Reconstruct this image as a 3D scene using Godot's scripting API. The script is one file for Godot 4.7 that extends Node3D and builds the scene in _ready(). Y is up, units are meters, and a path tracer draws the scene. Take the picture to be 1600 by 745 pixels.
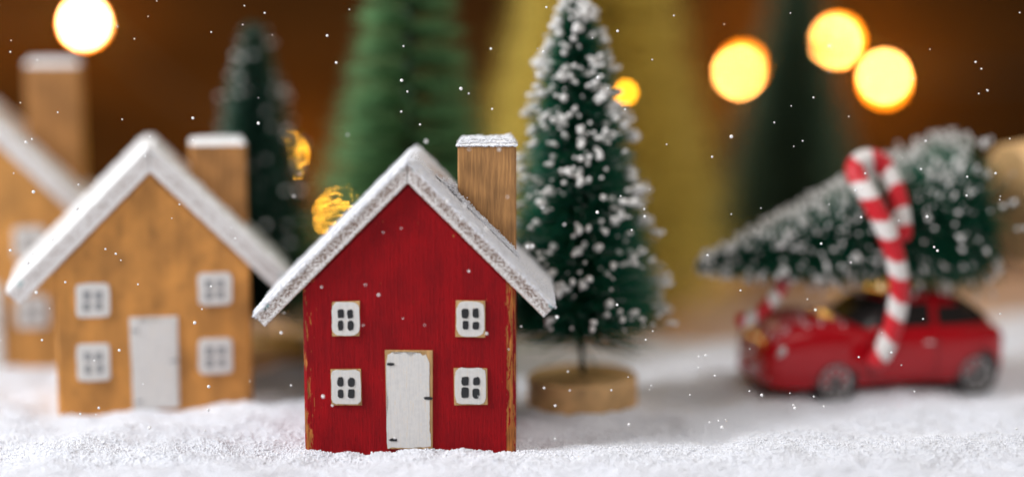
extends Node3D

# ---------------------------------------------------------------- mesh builder
class MB:
	var v := PackedVector3Array()
	var n := PackedVector3Array()
	var t := PackedVector2Array()
	var c := PackedColorArray()
	var idx := PackedInt32Array()
	var col := Color.WHITE

	func vert(p: Vector3, nn: Vector3, uv: Vector2) -> int:
		v.append(p); n.append(nn); t.append(uv); c.append(col)
		return v.size() - 1

	func tri_i(a: int, b: int, d: int, out: Vector3) -> void:
		# front faces run clockwise
		if (v[b] - v[a]).cross(v[d] - v[a]).dot(out) > 0.0:
			idx.append(a); idx.append(d); idx.append(b)
		else:
			idx.append(a); idx.append(b); idx.append(d)

	func tri(a: Vector3, b: Vector3, d: Vector3, out: Vector3, ua := Vector2.ZERO, ub := Vector2.ZERO, ud := Vector2.ZERO) -> void:
		var nn := (b - a).cross(d - a).normalized()
		if nn.dot(out) < 0.0:
			nn = -nn
		var i := vert(a, nn, ua)
		vert(b, nn, ub)
		vert(d, nn, ud)
		tri_i(i, i + 1, i + 2, nn)

	func quad(a: Vector3, b: Vector3, d: Vector3, e: Vector3, out: Vector3, ua := Vector2.ZERO, ub := Vector2.ZERO, ud := Vector2.ZERO, ue := Vector2.ZERO) -> void:
		tri(a, b, d, out, ua, ub, ud)
		tri(a, d, e, out, ua, ud, ue)

	# rows of points joined into one smooth sheet; sign turns the normals
	func grid(rows: Array, sign_: float, closed := false, us := 1.0, vs := 1.0, cols: Array = []) -> void:
		var nr := rows.size()
		var nc: int = rows[0].size()
		var start := v.size()
		for r in nr:
			var row: PackedVector3Array = rows[r]
			var up: PackedVector3Array = rows[mini(r + 1, nr - 1)]
			var dn: PackedVector3Array = rows[maxi(r - 1, 0)]
			for k in nc:
				var k1 := k + 1
				var k0 := k - 1
				if closed:
					if k1 >= nc: k1 = 1
					if k0 < 0: k0 = nc - 2
				else:
					k1 = mini(k1, nc - 1)
					k0 = maxi(k0, 0)
				var nn := (row[k1] - row[k0]).cross(up[k] - dn[k])
				if nn.length_squared() < 1e-24:
					nn = (rows[nr / 2][k] - rows[nr / 2][(k + nc / 2) % nc])
					nn = (up[k] - dn[k]) if nn.length_squared() < 1e-24 else nn
				nn = nn.normalized() * sign_
				v.append(row[k]); n.append(nn)
				t.append(Vector2(k * us / (nc - 1), r * vs / (nr - 1)))
				c.append(cols[r][k] if cols.size() else col)
		for r in nr - 1:
			for k in nc - 1:
				var a := start + r * nc + k
				var b := a + 1
				var d := a + nc
				var e := d + 1
				if sign_ > 0.0:
					idx.append(a); idx.append(d); idx.append(b)
					idx.append(b); idx.append(d); idx.append(e)
				else:
					idx.append(a); idx.append(b); idx.append(d)
					idx.append(b); idx.append(e); idx.append(d)

	func mesh(m: Material) -> ArrayMesh:
		# every face winds to agree with its normals
		for i in range(0, idx.size(), 3):
			var p := v[idx[i]]
			if (v[idx[i + 1]] - p).cross(v[idx[i + 2]] - p).dot(n[idx[i]] + n[idx[i + 1]] + n[idx[i + 2]]) > 0.0:
				var k := idx[i + 1]
				idx[i + 1] = idx[i + 2]
				idx[i + 2] = k
		var a := []
		a.resize(Mesh.ARRAY_MAX)
		a[Mesh.ARRAY_VERTEX] = v
		a[Mesh.ARRAY_NORMAL] = n
		a[Mesh.ARRAY_TEX_UV] = t
		a[Mesh.ARRAY_COLOR] = c
		a[Mesh.ARRAY_INDEX] = idx
		var am := ArrayMesh.new()
		am.add_surface_from_arrays(Mesh.PRIMITIVE_TRIANGLES, a)
		am.surface_set_material(0, m)
		return am

	# polygon in the xy plane drawn out from z0 to z1 (z1 towards +z) with chamfered front and back edges
	func prism(poly: PackedVector2Array, z0: float, z1: float, bev: float, uvs := 16.0, origin := Vector2.ZERO) -> void:
		var cnt := poly.size()
		var cen := Vector2.ZERO
		for p in poly: cen += p
		cen /= cnt
		var ins := PackedVector2Array()
		for i in cnt:
			var p: Vector2 = poly[i]
			var d1: Vector2 = (p - poly[(i + cnt - 1) % cnt]).normalized()
			var d2: Vector2 = (poly[(i + 1) % cnt] - p).normalized()
			var n1 := Vector2(-d1.y, d1.x)
			var n2 := Vector2(-d2.y, d2.x)
			var m := (n1 + n2)
			if m.length() < 1e-6: m = n1
			m = m.normalized()
			var k := bev / maxf(0.35, m.dot(n1))
			if Geometry2D.is_polygon_clockwise(poly): k = k
			else: k = -k
			# step towards the inside whichever way the polygon runs
			var q := p - m * k
			if (q - cen).length_squared() > (p - cen).length_squared(): q = p + m * k
			ins.append(q)
		var tris := Geometry2D.triangulate_polygon(poly)
		for s in [[z1, 1.0], [z0, -1.0]]:
			var z: float = s[0]
			for i in range(0, tris.size(), 3):
				var a := ins[tris[i]]
				var b := ins[tris[i + 1]]
				var d := ins[tris[i + 2]]
				tri(Vector3(a.x, a.y, z), Vector3(b.x, b.y, z), Vector3(d.x, d.y, z), Vector3(0, 0, s[1]), (a - origin) * Vector2(uvs, -uvs), (b - origin) * Vector2(uvs, -uvs), (d - origin) * Vector2(uvs, -uvs))
		var run := 0.0
		for i in cnt:
			var j := (i + 1) % cnt
			var a := poly[i]
			var b := poly[j]
			var ai := ins[i]
			var bi := ins[j]
			var out2 := (a + b) * 0.5 - cen
			var e := (b - a)
			var nn := Vector2(e.y, -e.x).normalized()
			if nn.dot(out2) < 0: nn = -nn
			var o := Vector3(nn.x, nn.y, 0)
			var steep := absf(e.y) > absf(e.x)
			var uv := func(p: Vector2, z: float) -> Vector2:
				return Vector2((z - z1) * uvs, -(p.y - origin.y) * uvs) if steep else Vector2((p.x - origin.x) * uvs, (z - z1) * uvs)
			quad(Vector3(a.x, a.y, z0 + bev), Vector3(b.x, b.y, z0 + bev), Vector3(b.x, b.y, z1 - bev), Vector3(a.x, a.y, z1 - bev), o, uv.call(a, z0), uv.call(b, z0), uv.call(b, z1), uv.call(a, z1))
			if bev > 0:
				for s in [[z1 - bev, z1, 1.0], [z0 + bev, z0, -1.0]]:
					quad(Vector3(a.x, a.y, s[0]), Vector3(b.x, b.y, s[0]), Vector3(bi.x, bi.y, s[1]), Vector3(ai.x, ai.y, s[1]), o + Vector3(0, 0, s[2]), (a - origin) * Vector2(uvs, -uvs), (b - origin) * Vector2(uvs, -uvs), (bi - origin) * Vector2(uvs, -uvs), (ai - origin) * Vector2(uvs, -uvs))

	# profile of (radius, height) spun about the y axis
	func lathe(prof: PackedVector2Array, seg := 48, us := 1.0) -> void:
		var rows := []
		for p in prof:
			var row := PackedVector3Array()
			for k in seg + 1:
				var a := TAU * k / seg
				row.append(Vector3(cos(a) * p.x, p.y, sin(a) * p.x))
			rows.append(row)
		grid(rows, -1.0, true, us)

	func tube(pts: PackedVector3Array, rad: float, seg := 12) -> void:
		var rows := []
		for i in pts.size():
			var d := (pts[mini(i + 1, pts.size() - 1)] - pts[maxi(i - 1, 0)]).normalized()
			var s := d.cross(Vector3(0.13, 0.31, 0.94)).normalized()
			var u := s.cross(d)
			var row := PackedVector3Array()
			for k in seg + 1:
				var a := TAU * k / seg
				row.append(pts[i] + (s * cos(a) + u * sin(a)) * rad)
			rows.append(row)
		grid(rows, 1.0, true)

	func box(cn: Vector3, s: Vector3) -> void:
		var h := s * 0.5
		for ax in 3:
			for sg in [-1.0, 1.0]:
				var o := Vector3.ZERO
				o[ax] = sg
				var p := Vector3.ZERO
				var q := Vector3.ZERO
				p[(ax + 1) % 3] = h[(ax + 1) % 3]
				q[(ax + 2) % 3] = h[(ax + 2) % 3]
				var m := cn + o * h
				quad(m - p - q, m + p - q, m + p + q, m - p + q, o, Vector2(0, 0), Vector2(1, 0), Vector2(1, 1), Vector2(0, 1))

# ---------------------------------------------------------------- nodes
var taken := {}

func numbered(called: String, parent: Node) -> String:
	var key := str(parent.get_instance_id()) + called
	var k: int = taken.get(key, 0)
	taken[key] = k + 1
	return called if k == 0 else "%s_%03d" % [called, k]

func tag(o: Node, label: String, category: String, group := "") -> Node:
	o.set_meta("label", label)
	o.set_meta("category", category)
	if group: o.set_meta("group", group)
	return o

func thing(called: String, label: String, category: String, at := Vector3.ZERO, turn := 0.0, group := "") -> Node3D:
	var o := Node3D.new()
	o.name = numbered(called, self)
	add_child(o, true)
	o.position = at
	o.rotation.y = turn
	tag(o, label, category, group)
	return o

func part(called: String, m: Mesh, parent: Node, at := Vector3.ZERO) -> MeshInstance3D:
	var o := MeshInstance3D.new()
	o.name = numbered(called, parent)
	o.mesh = m
	parent.add_child(o, true)
	o.position = at
	return o

func many(called: String, m: Mesh, places: Array, parent: Node) -> MultiMeshInstance3D:
	var mm := MultiMesh.new()
	mm.transform_format = MultiMesh.TRANSFORM_3D
	mm.mesh = m
	mm.instance_count = places.size()
	var buf := PackedFloat32Array()
	buf.resize(places.size() * 12)
	for i in places.size():
		var q: Transform3D = places[i]
		var b := q.basis
		var k := i * 12
		buf[k] = b.x.x; buf[k + 1] = b.y.x; buf[k + 2] = b.z.x; buf[k + 3] = q.origin.x
		buf[k + 4] = b.x.y; buf[k + 5] = b.y.y; buf[k + 6] = b.z.y; buf[k + 7] = q.origin.y
		buf[k + 8] = b.x.z; buf[k + 9] = b.y.z; buf[k + 10] = b.z.z; buf[k + 11] = q.origin.z
	mm.buffer = buf
	var o := MultiMeshInstance3D.new()
	o.name = numbered(called, parent)
	o.multimesh = mm
	o.set_meta("kind", "stuff")
	parent.add_child(o, true)
	return o

# ---------------------------------------------------------------- materials
func lin(r: float, g: float, b: float) -> Color:
	return Color(r, g, b).linear_to_srgb()

func mat(called: String, col: Color, rough := 0.7, tex: Texture2D = null, bump: Texture2D = null, bump_cm := 0.0) -> StandardMaterial3D:
	var m := StandardMaterial3D.new()
	m.resource_name = called
	m.albedo_color = col
	m.roughness = rough
	if tex: m.albedo_texture = tex
	if bump:
		m.heightmap_enabled = true
		m.heightmap_texture = bump
		m.heightmap_scale = bump_cm
	return m

func tinted(called: String, rough := 0.7) -> StandardMaterial3D:
	var m := mat(called, Color.WHITE, rough)
	m.vertex_color_use_as_albedo = true
	return m

func noise(sd: int, freq: float, oct := 3) -> FastNoiseLite:
	var f := FastNoiseLite.new()
	f.seed = sd
	f.noise_type = FastNoiseLite.TYPE_SIMPLEX_SMOOTH
	f.frequency = freq
	f.fractal_octaves = oct
	return f

# wood grain running along v: near-white values that a tint multiplies
func grain_image(sd: int, w := 384, h := 384) -> Image:
	var im := Image.create(w, h, false, Image.FORMAT_RGB8)
	var a := noise(sd, 1.0, 3)
	var b := noise(sd + 1, 1.0, 2)
	var d := noise(sd + 2, 1.0, 2)
	for y in h:
		for x in w:
			var fx := float(x) / w
			var fy := float(y) / h
			var warp := b.get_noise_2d(fx * 4.0, fy * 1.4) * 0.014
			var g := a.get_noise_2d((fx + warp) * 46.0, fy * 2.2)
			var fine := d.get_noise_2d((fx + warp) * 190.0, fy * 9.0)
			var blot := b.get_noise_2d(fx * 5.0 + 40.0, fy * 5.0)
			var k := 0.83 + 0.15 * g + 0.10 * fine + 0.10 * blot
			im.set_pixel(x, y, Color(clampf(k + 0.02, 0, 1), clampf(k - 0.01, 0, 1), clampf(k - 0.04, 0, 1)))
	return im

# stain that gathers at the borders and in blotches of the plain wooden houses
func stain_image(sd: int) -> Image:
	var w := 300
	var h := 384
	var im := Image.create(w, h, false, Image.FORMAT_RGB8)
	var a := noise(sd, 1.0, 4)
	var b := noise(sd + 1, 1.0, 3)
	var e := noise(sd + 2, 1.0, 3)
	for y in h:
		for x in w:
			var fx := float(x) / w
			var fy := float(y) / h
			var g := a.get_noise_2d(fx * 26.0, fy * 2.0)
			var bl := b.get_noise_2d(fx * 4.5, fy * 4.0)
			var k := 0.90 + 0.045 * g + 0.16 * bl
			var spot := smoothstep(0.28, 0.5, e.get_noise_2d(fx * 9.0 + 7.0, fy * 7.0)) * 0.07
			k -= spot
			im.set_pixel(x, y, Color(clampf(k, 0, 1), clampf(k * 0.98, 0, 1), clampf(k * 0.93, 0, 1)))
	return im

# red brushed paint rubbed through to the wood along the two upright edges
func red_image() -> Array:
	var w := 540
	var h := 700
	var im := Image.create(w, h, false, Image.FORMAT_RGB8)
	var bp := Image.create(w, h, false, Image.FORMAT_RGB8)
	var streak := noise(11, 1.0, 3)
	var fine := noise(12, 1.0, 2)
	var cloud := noise(13, 1.0, 3)
	var wear := noise(14, 1.0, 4)
	var wood := noise(15, 1.0, 3)
	for y in h:
		for x in w:
			var fx := float(x) / w
			var fy := float(y) / h
			var s := streak.get_noise_2d(fx * 60.0, fy * 3.0)
			var f := fine.get_noise_2d(fx * 220.0, fy * 14.0)
			var c := cloud.get_noise_2d(fx * 5.0, fy * 4.0)
			var k := 1.0 + 0.07 * s + 0.09 * f + 0.13 * c
			var col := Color(0.55 * k, 0.012 * k, 0.056 * k)
			if f > 0.55: col = col.lerp(Color(0.36, 0.02, 0.04), 0.5)
			var wr := wear.get_noise_2d(fx * 34.0, fy * 9.0) + 0.35 * fine.get_noise_2d(fx * 120.0 + 9.0, fy * 40.0)
			var right := smoothstep(0.925, 1.0, fx)
			var left := smoothstep(0.09, 0.0, fx)
			var low := smoothstep(0.62, 1.0, fy)
			var amount := right * (0.75 + 0.30 * low) + left * (0.52 + 0.45 * low) + 0.10 * low * smoothstep(0.84, 1.0, fx)
			if fx > 0.955 and fx < 0.985: amount += 0.5
			var worn := smoothstep(0.0, 0.14, wr + amount - 0.72)
			var wk := 0.9 + 0.30 * wood.get_noise_2d(fx * 70.0, fy * 12.0)
			col = col.lerp(Color(0.70 * wk, 0.46 * wk, 0.22 * wk), worn * 0.9)
			im.set_pixel(x, y, col)
			var hgt := 0.5 + 0.22 * s + 0.22 * f - 0.25 * worn
			bp.set_pixel(x, y, Color(hgt, hgt, hgt))
	return [im, bp]

# white paint rubbed off brown wood: the sawn fronts of the red house's roof boards
func roof_edge_image(sd: int, cover: float) -> Image:
	var w := 720
	var h := 72
	var im := Image.create(w, h, false, Image.FORMAT_RGB8)
	var a := noise(sd, 1.0, 4)
	var b := noise(sd + 1, 1.0, 2)
	var d := noise(sd + 2, 1.0, 3)
	for y in h:
		for x in w:
			var fx := float(x) / w
			var fy := float(y) / h
			var m := a.get_noise_2d(fx * 60.0 + fy * 3.0, fy * 9.0) + 0.6 * b.get_noise_2d(fx * 130.0 - fy * 5.0, fy * 16.0)
			var line := 0.0
			var band := smoothstep(0.12, 0.28, fy) * smoothstep(0.80, 0.62, fy)
			band *= 0.75 + 0.45 * d.get_noise_2d(fx * 9.0, 3.0)
			line = smoothstep(0.0, 0.10, m * 1.4 + band * 0.62 - cover)
			line = maxf(line, 0.5 * smoothstep(0.1, 0.4, d.get_noise_2d(fx * 20.0, fy * 26.0 + 5.0)) * band)
			var wk := 0.9 + 0.25 * d.get_noise_2d(fx * 60.0, fy * 30.0)
			var white := Color(0.89, 0.885, 0.885)
			var brown := Color(0.38 * wk, 0.24 * wk, 0.165 * wk)
			var col := white.lerp(brown, line * 0.9)
			# the sanded lower arris
			if fy > 0.93: col = col.lerp(Color(0.66, 0.50, 0.36), 0.7 * smoothstep(-0.3, 0.2, m))
			im.set_pixel(x, y, col)
	# a few chips of older turquoise paint
	for k in 26:
		var px := 596 + (k * 7) % 23
		im.fill_rect(Rect2i(px, 10 + (k * 5) % 11, 2 + k % 3, 2), Color(0.22, 0.55, 0.58))
	for k in 9:
		im.fill_rect(Rect2i(24 + (k * 5) % 14, 12 + (k * 3) % 8, 2, 2), Color(0.28, 0.50, 0.54))
	return im

# brushed white paint with the wood showing faintly through
func white_image(sd: int) -> Image:
	var w := 160
	var h := 320
	var im := Image.create(w, h, false, Image.FORMAT_RGB8)
	var a := noise(sd, 1.0, 3)
	var b := noise(sd + 1, 1.0, 3)
	for y in h:
		for x in w:
			var fx := float(x) / w
			var fy := float(y) / h
			var s := a.get_noise_2d(fx * 30.0, fy * 1.1)
			var m := b.get_noise_2d(fx * 6.0, fy * 7.0)
			var k := 0.87 + 0.05 * s + 0.03 * m
			var col := Color(k, k * 0.995, k * 0.985)
			col = col.lerp(Color(0.80, 0.70, 0.56), clampf(0.35 * smoothstep(0.3, 0.7, s + 0.4 * m), 0, 1))
			im.set_pixel(x, y, col)
	return im

func tex(im: Image) -> ImageTexture:
	return ImageTexture.create_from_image(im)

var M := {}

func make_materials() -> void:
	var grain := tex(grain_image(3))
	var stain := tex(stain_image(31))
	var red := red_image()
	M.snow = mat("snow", lin(0.765, 0.79, 0.845), 0.62)
	M.grain_snow = mat("snow_grain", lin(0.85, 0.87, 0.92), 0.5)
	M.roof_snow = mat("roof_snow", lin(0.90, 0.90, 0.90), 0.6)
	M.tuft = mat("tuft_snow", lin(0.80, 0.79, 0.77), 0.7)
	M.table = mat("pale_table_wood", lin(0.74, 0.55, 0.45), 0.6, grain, grain, 0.01)
	M.wall = mat("dark_wall_wood", lin(0.046, 0.0215, 0.0062), 0.9, grain, grain, 0.02)
	M.wall.metallic_specular = 0.1
	M.red = mat("red_paint", Color.WHITE, 0.55, tex(red[0]), tex(red[1]), 0.022)
	M.red.metallic_specular = 0.3
	M.honey = mat("honey_wood", lin(0.69, 0.315, 0.075), 0.6, stain, grain, 0.008)
	M.honey_pale = mat("pale_honey_wood", lin(0.70, 0.34, 0.09), 0.6, stain, grain, 0.008)
	M.chimney = mat("chimney_wood", lin(0.53, 0.285, 0.105), 0.65, grain, grain, 0.015)
	M.chimney_pale = mat("honey_chimney_wood", lin(0.56, 0.275, 0.085), 0.65, grain, grain, 0.01)
	M.disc = mat("disc_wood", lin(0.84, 0.54, 0.27), 0.6, stain, grain, 0.004)
	M.plate = mat("plate_wood", lin(0.68, 0.44, 0.19), 0.6, grain, grain, 0.008)
	M.white = mat("white_paint", lin(0.95, 0.95, 0.95), 0.6, tex(white_image(51)))
	M.white_grey = mat("thin_white_paint", lin(0.98, 0.98, 0.98), 0.6, tex(white_image(57)))
	M.black = mat("black_paint", lin(0.012, 0.013, 0.016), 0.35)
	M.grey = mat("thinned_black_paint", lin(0.32, 0.33, 0.34), 0.5)
	M.edge = mat("worn_white_edge", Color.WHITE, 0.6, tex(roof_edge_image(71, 0.50)))
	M.edge_white = mat("white_edge", Color.WHITE, 0.6, tex(roof_edge_image(75, 1.0)))
	M.board = mat("white_board", lin(0.78, 0.77, 0.76), 0.6)
	M.wire = mat("twisted_wire", lin(0.02, 0.035, 0.03), 0.5)
	M.bristle = tinted("bristles", 0.6)
	M.bristle.metallic_specular = 0.25
	M.bristle.backlight_enabled = true
	M.bristle.backlight = lin(0.22, 0.22, 0.22)
	M.paint = mat("red_car_paint", lin(0.46, 0.004, 0.011), 0.28)
	M.paint.metallic_specular = 0.25
	M.paint.clearcoat_enabled = true
	M.paint.clearcoat = 0.7
	M.paint.clearcoat_roughness = 0.12
	M.glass = mat("dark_glass", lin(0.02, 0.018, 0.018), 0.08)
	M.tyre = mat("tyre_rubber", lin(0.02, 0.02, 0.021), 0.8)
	M.rim = mat("grey_rim", lin(0.36, 0.35, 0.35), 0.45)
	M.rim.metallic = 0.15
	M.dark = mat("black_plastic", lin(0.015, 0.013, 0.013), 0.5)
	M.lens = mat("lamp_glass", lin(0.55, 0.50, 0.48), 0.1)
	M.chrome = mat("chrome", lin(0.75, 0.75, 0.75), 0.15)
	M.chrome.metallic = 1.0
	M.cane = tinted("candy_stripes", 0.45)
	M.cane.rim_enabled = true
	M.cane.rim = 0.3
	M.flake = mat("snowflake", lin(0.92, 0.92, 0.93), 0.6)
	M.amber = mat("amber_bulb_glow", lin(0.9, 0.4, 0.05), 0.3)
	M.amber.emission_enabled = true
	M.amber.emission = lin(1.0, 0.24, 0.006)
	M.amber.emission_energy_multiplier = 38.0
	M.golden = M.amber.duplicate()
	M.golden.resource_name = "golden_bulb_glow"
	M.golden.emission = lin(1.0, 0.40, 0.012)
	M.golden.emission_energy_multiplier = 17.0
	M.bright = M.golden.duplicate()
	M.bright.resource_name = "bright_bulb_glow"
	M.bright.emission = lin(1.0, 0.46, 0.03)
	M.bright.emission_energy_multiplier = 170.0
	M.diode = mat("pale_diode_glow", lin(1, 0.9, 0.6), 0.3)
	M.diode.emission_enabled = true
	M.diode.emission = lin(1.0, 0.385, 0.10)
	M.diode.emission_energy_multiplier = 150.0
	M.diode_white = mat("white_diode_glow", lin(1, 0.95, 0.85), 0.3)
	M.diode_white.emission_enabled = true
	M.diode_white.emission = lin(1.0, 0.46, 0.20)
	M.diode_white.emission_energy_multiplier = 230.0

# ---------------------------------------------------------------- snow
var nA := noise(101, 1.0, 2)
var nB := noise(102, 1.0, 2)
var nC := noise(103, 1.0, 2)
var nE := noise(104, 1.0, 3)

func snow_edge(x: float) -> float:
	return -0.178 + 0.014 * nE.get_noise_2d(x * 14.0, 2.0) - 0.05 * smoothstep(0.10, 0.20, x)

func snow_y(x: float, z: float) -> float:
	var calm := 0.45 + 0.55 * smoothstep(0.012, 0.05, absf(z + 0.02) + maxf(0.0, absf(x + 0.03) - 0.04))
	var h := 0.0026 * nA.get_noise_2d(x * 22.0, z * 26.0) * calm + 0.0008 * nB.get_noise_2d(x * 95.0, z * 95.0) + 0.0003 * nC.get_noise_2d(x * 420.0, z * 420.0)
	# a low drift in the foreground at the right, a hollow beside the red house
	h += 0.0022 * exp(-pow((z - 0.000) / 0.014, 2.0)) * smoothstep(0.02, 0.10, x)
	h -= 0.0012 * exp(-pow((z + 0.012) / 0.012, 2.0) - pow((x - 0.02) / 0.03, 2.0))
	# snow swept up against the front of the red house
	h += 0.0005 * smoothstep(0.034, 0.028, absf(x + 0.029)) * exp(-pow((z - 0.003) / 0.004, 2.0)) * (0.6 + 0.8 * nB.get_noise_2d(x * 120.0, 3.0))
	var e := snow_edge(x)
	var k := smoothstep(e - 0.006, e + 0.022, z + 0.006 * nB.get_noise_2d(x * 60.0, z * 60.0))
	return lerpf(-0.0062, h, k)

func icosa(sub: int, rough: float, sd: int, stretch := Vector3.ONE) -> MB:
	var g := (1.0 + sqrt(5.0)) / 2.0
	var p: Array[Vector3] = [Vector3(-1, g, 0), Vector3(1, g, 0), Vector3(-1, -g, 0), Vector3(1, -g, 0), Vector3(0, -1, g), Vector3(0, 1, g), Vector3(0, -1, -g), Vector3(0, 1, -g), Vector3(g, 0, -1), Vector3(g, 0, 1), Vector3(-g, 0, -1), Vector3(-g, 0, 1)]
	for i in p.size(): p[i] = p[i].normalized()
	var f := [[0, 11, 5], [0, 5, 1], [0, 1, 7], [0, 7, 10], [0, 10, 11], [1, 5, 9], [5, 11, 4], [11, 10, 2], [10, 7, 6], [7, 1, 8], [3, 9, 4], [3, 4, 2], [3, 2, 6], [3, 6, 8], [3, 8, 9], [4, 9, 5], [2, 4, 11], [6, 2, 10], [8, 6, 7], [9, 8, 1]]
	for s in sub:
		var mids := {}
		var nf := []
		for t3 in f:
			var m := []
			for k in 3:
				var a: int = mini(t3[k], t3[(k + 1) % 3])
				var b: int = maxi(t3[k], t3[(k + 1) % 3])
				var key := a * 100000 + b
				if not mids.has(key):
					p.append(((p[a] + p[b]) * 0.5).normalized())
					mids[key] = p.size() - 1
				m.append(mids[key])
			nf.append_array([[t3[0], m[0], m[2]], [t3[1], m[1], m[0]], [t3[2], m[2], m[1]], [m[0], m[1], m[2]]])
		f = nf
	var fn := noise(sd, 1.0, 2)
	var mb := MB.new()
	for q in p:
		var r := 1.0 + rough * fn.get_noise_3d(q.x * 1.6 + sd, q.y * 1.6, q.z * 1.6) * 1.6
		mb.vert(q * r * stretch, (q / stretch).normalized(), Vector2(q.x, q.y))
	for t3 in f:
		mb.tri_i(t3[0], t3[1], t3[2], p[t3[0]] + p[t3[1]] + p[t3[2]])
	return mb

func spin(rng: RandomNumberGenerator, s: Vector3) -> Basis:
	var ax := Vector3(rng.randf_range(-1, 1), rng.randf_range(-1, 1), rng.randf_range(-1, 1))
	if ax.length() < 0.05: ax = Vector3.UP
	return Basis(ax.normalized(), rng.randf() * TAU) * Basis.from_scale(s)

var grain_mesh: ArrayMesh

func build_snow() -> void:
	var xs := PackedFloat32Array()
	var zs := PackedFloat32Array()
	var x := -0.62
	while x < 0.62:
		xs.append(x)
		x += 0.0012 if absf(x) < 0.20 else 0.0022 if absf(x) < 0.3 else 0.006
	var z := -0.25
	while z < 0.36:
		zs.append(z)
		z += 0.0010 if z > -0.07 and z < 0.05 else 0.0020 if z < 0.0 else 0.005
	var rows := []
	for zz in zs:
		var row := PackedVector3Array()
		row.resize(xs.size())
		for i in xs.size():
			row[i] = Vector3(xs[i], snow_y(xs[i], zz), zz)
		rows.append(row)
	var mb := MB.new()
	mb.grid(rows, -1.0)
	var g := part("snow_ground", mb.mesh(M.snow), self)
	g.set_meta("kind", "structure")
	grain_mesh = icosa(0, 0.35, 5, Vector3(1, 0.8, 1.15)).mesh(M.grain_snow)
	var rng := RandomNumberGenerator.new()
	rng.seed = 77
	var places := []
	for i in 300000:
		var zz: float
		var r := rng.randf()
		if r < 0.72: zz = rng.randf_range(-0.05, 0.045)
		elif r < 0.93: zz = rng.randf_range(-0.13, -0.05)
		else: zz = rng.randf_range(-0.21, -0.13)
		var half := (0.487 - zz) * 0.315 + 0.02
		var xx := rng.randf_range(-half, half)
		var s := rng.randf_range(0.00011, 0.00027)
		if rng.randf() < 0.04: s *= 1.7
		var sy := snow_y(xx, zz)
		if sy < -0.0055: continue
		places.append(Transform3D(spin(rng, Vector3(s, s * rng.randf_range(0.6, 1.2), s)), Vector3(xx, sy + s * rng.randf_range(-0.3, 0.9), zz)))
	var mi := many("snow_grains", grain_mesh, places, self)
	tag(mi, "loose sparkling grains of white artificial snow lying over the ground", "snow")

# ---------------------------------------------------------------- houses
func blob(cx: float, cy: float, w: float, h: float, power: float, jit: float, cnt: int, rng: RandomNumberGenerator) -> PackedVector2Array:
	var out := PackedVector2Array()
	for i in cnt:
		var a := TAU * i / cnt
		var ca := cos(a)
		var sa := sin(a)
		var k := 1.0 + rng.randf_range(-jit, jit)
		out.append(Vector2(cx + signf(ca) * pow(absf(ca), 2.0 / power) * w * 0.5 * k, cy + signf(sa) * pow(absf(sa), 2.0 / power) * h * 0.5 * (1.0 + rng.randf_range(-jit, jit))))
	return out

func house_window(root: Node3D, c: Vector2, w: float, h: float, z: float, o: Dictionary, rng: RandomNumberGenerator) -> void:
	var hw := w * 0.5
	var hh := h * 0.5
	var j := func() -> float: return rng.randf_range(-0.00022, 0.00022)
	var mb := MB.new()
	var plate := PackedVector2Array([Vector2(c.x - hw + j.call(), c.y - hh + j.call()), Vector2(c.x + hw + j.call(), c.y - hh + j.call()), Vector2(c.x + hw + j.call(), c.y + hh + j.call()), Vector2(c.x - hw + j.call(), c.y + hh + j.call())])
	if o.blurred: plate = blob(c.x, c.y, w * 0.97, h * 0.97, 9.0, 0.012, 36, rng)
	mb.prism(plate, z - 0.0002, z + 0.0006, 0.00008, 16.0)
	var win := part("window", mb.mesh(M.plate if not o.blurred else o.paint), root)
	mb = MB.new()
	var off := Vector2(rng.randf_range(-0.0002, 0.0002), rng.randf_range(-0.0001, 0.0003))
	mb.prism(blob(c.x + off.x, c.y + off.y, w * rng.randf_range(0.94, 1.0), h * rng.randf_range(0.93, 0.99), rng.randf_range(4.0, 7.0), 0.03, 40, rng), z + 0.0005, z + 0.00072, 0.00005, 90.0, c + Vector2(rng.randf() * 0.01, 0))
	part("white_paint", mb.mesh(o.paint), win)
	for a in [-1, 1]:
		for b in [-1, 1]:
			mb = MB.new()
			var pc := c + Vector2(a * w * 0.172 + rng.randf_range(-0.00012, 0.00012), b * h * 0.165 + rng.randf_range(-0.00015, 0.00015) - h * 0.01)
			var pane := blob(pc.x, pc.y, w * 0.215 * rng.randf_range(0.92, 1.12), h * 0.25 * rng.randf_range(0.85, 1.15), rng.randf_range(2.6, 5.0), 0.10, 18, rng)
			mb.prism(pane, z + 0.0006, z + 0.00088, 0.00004)
			part("pane", mb.mesh(o.stroke), win)

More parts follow.
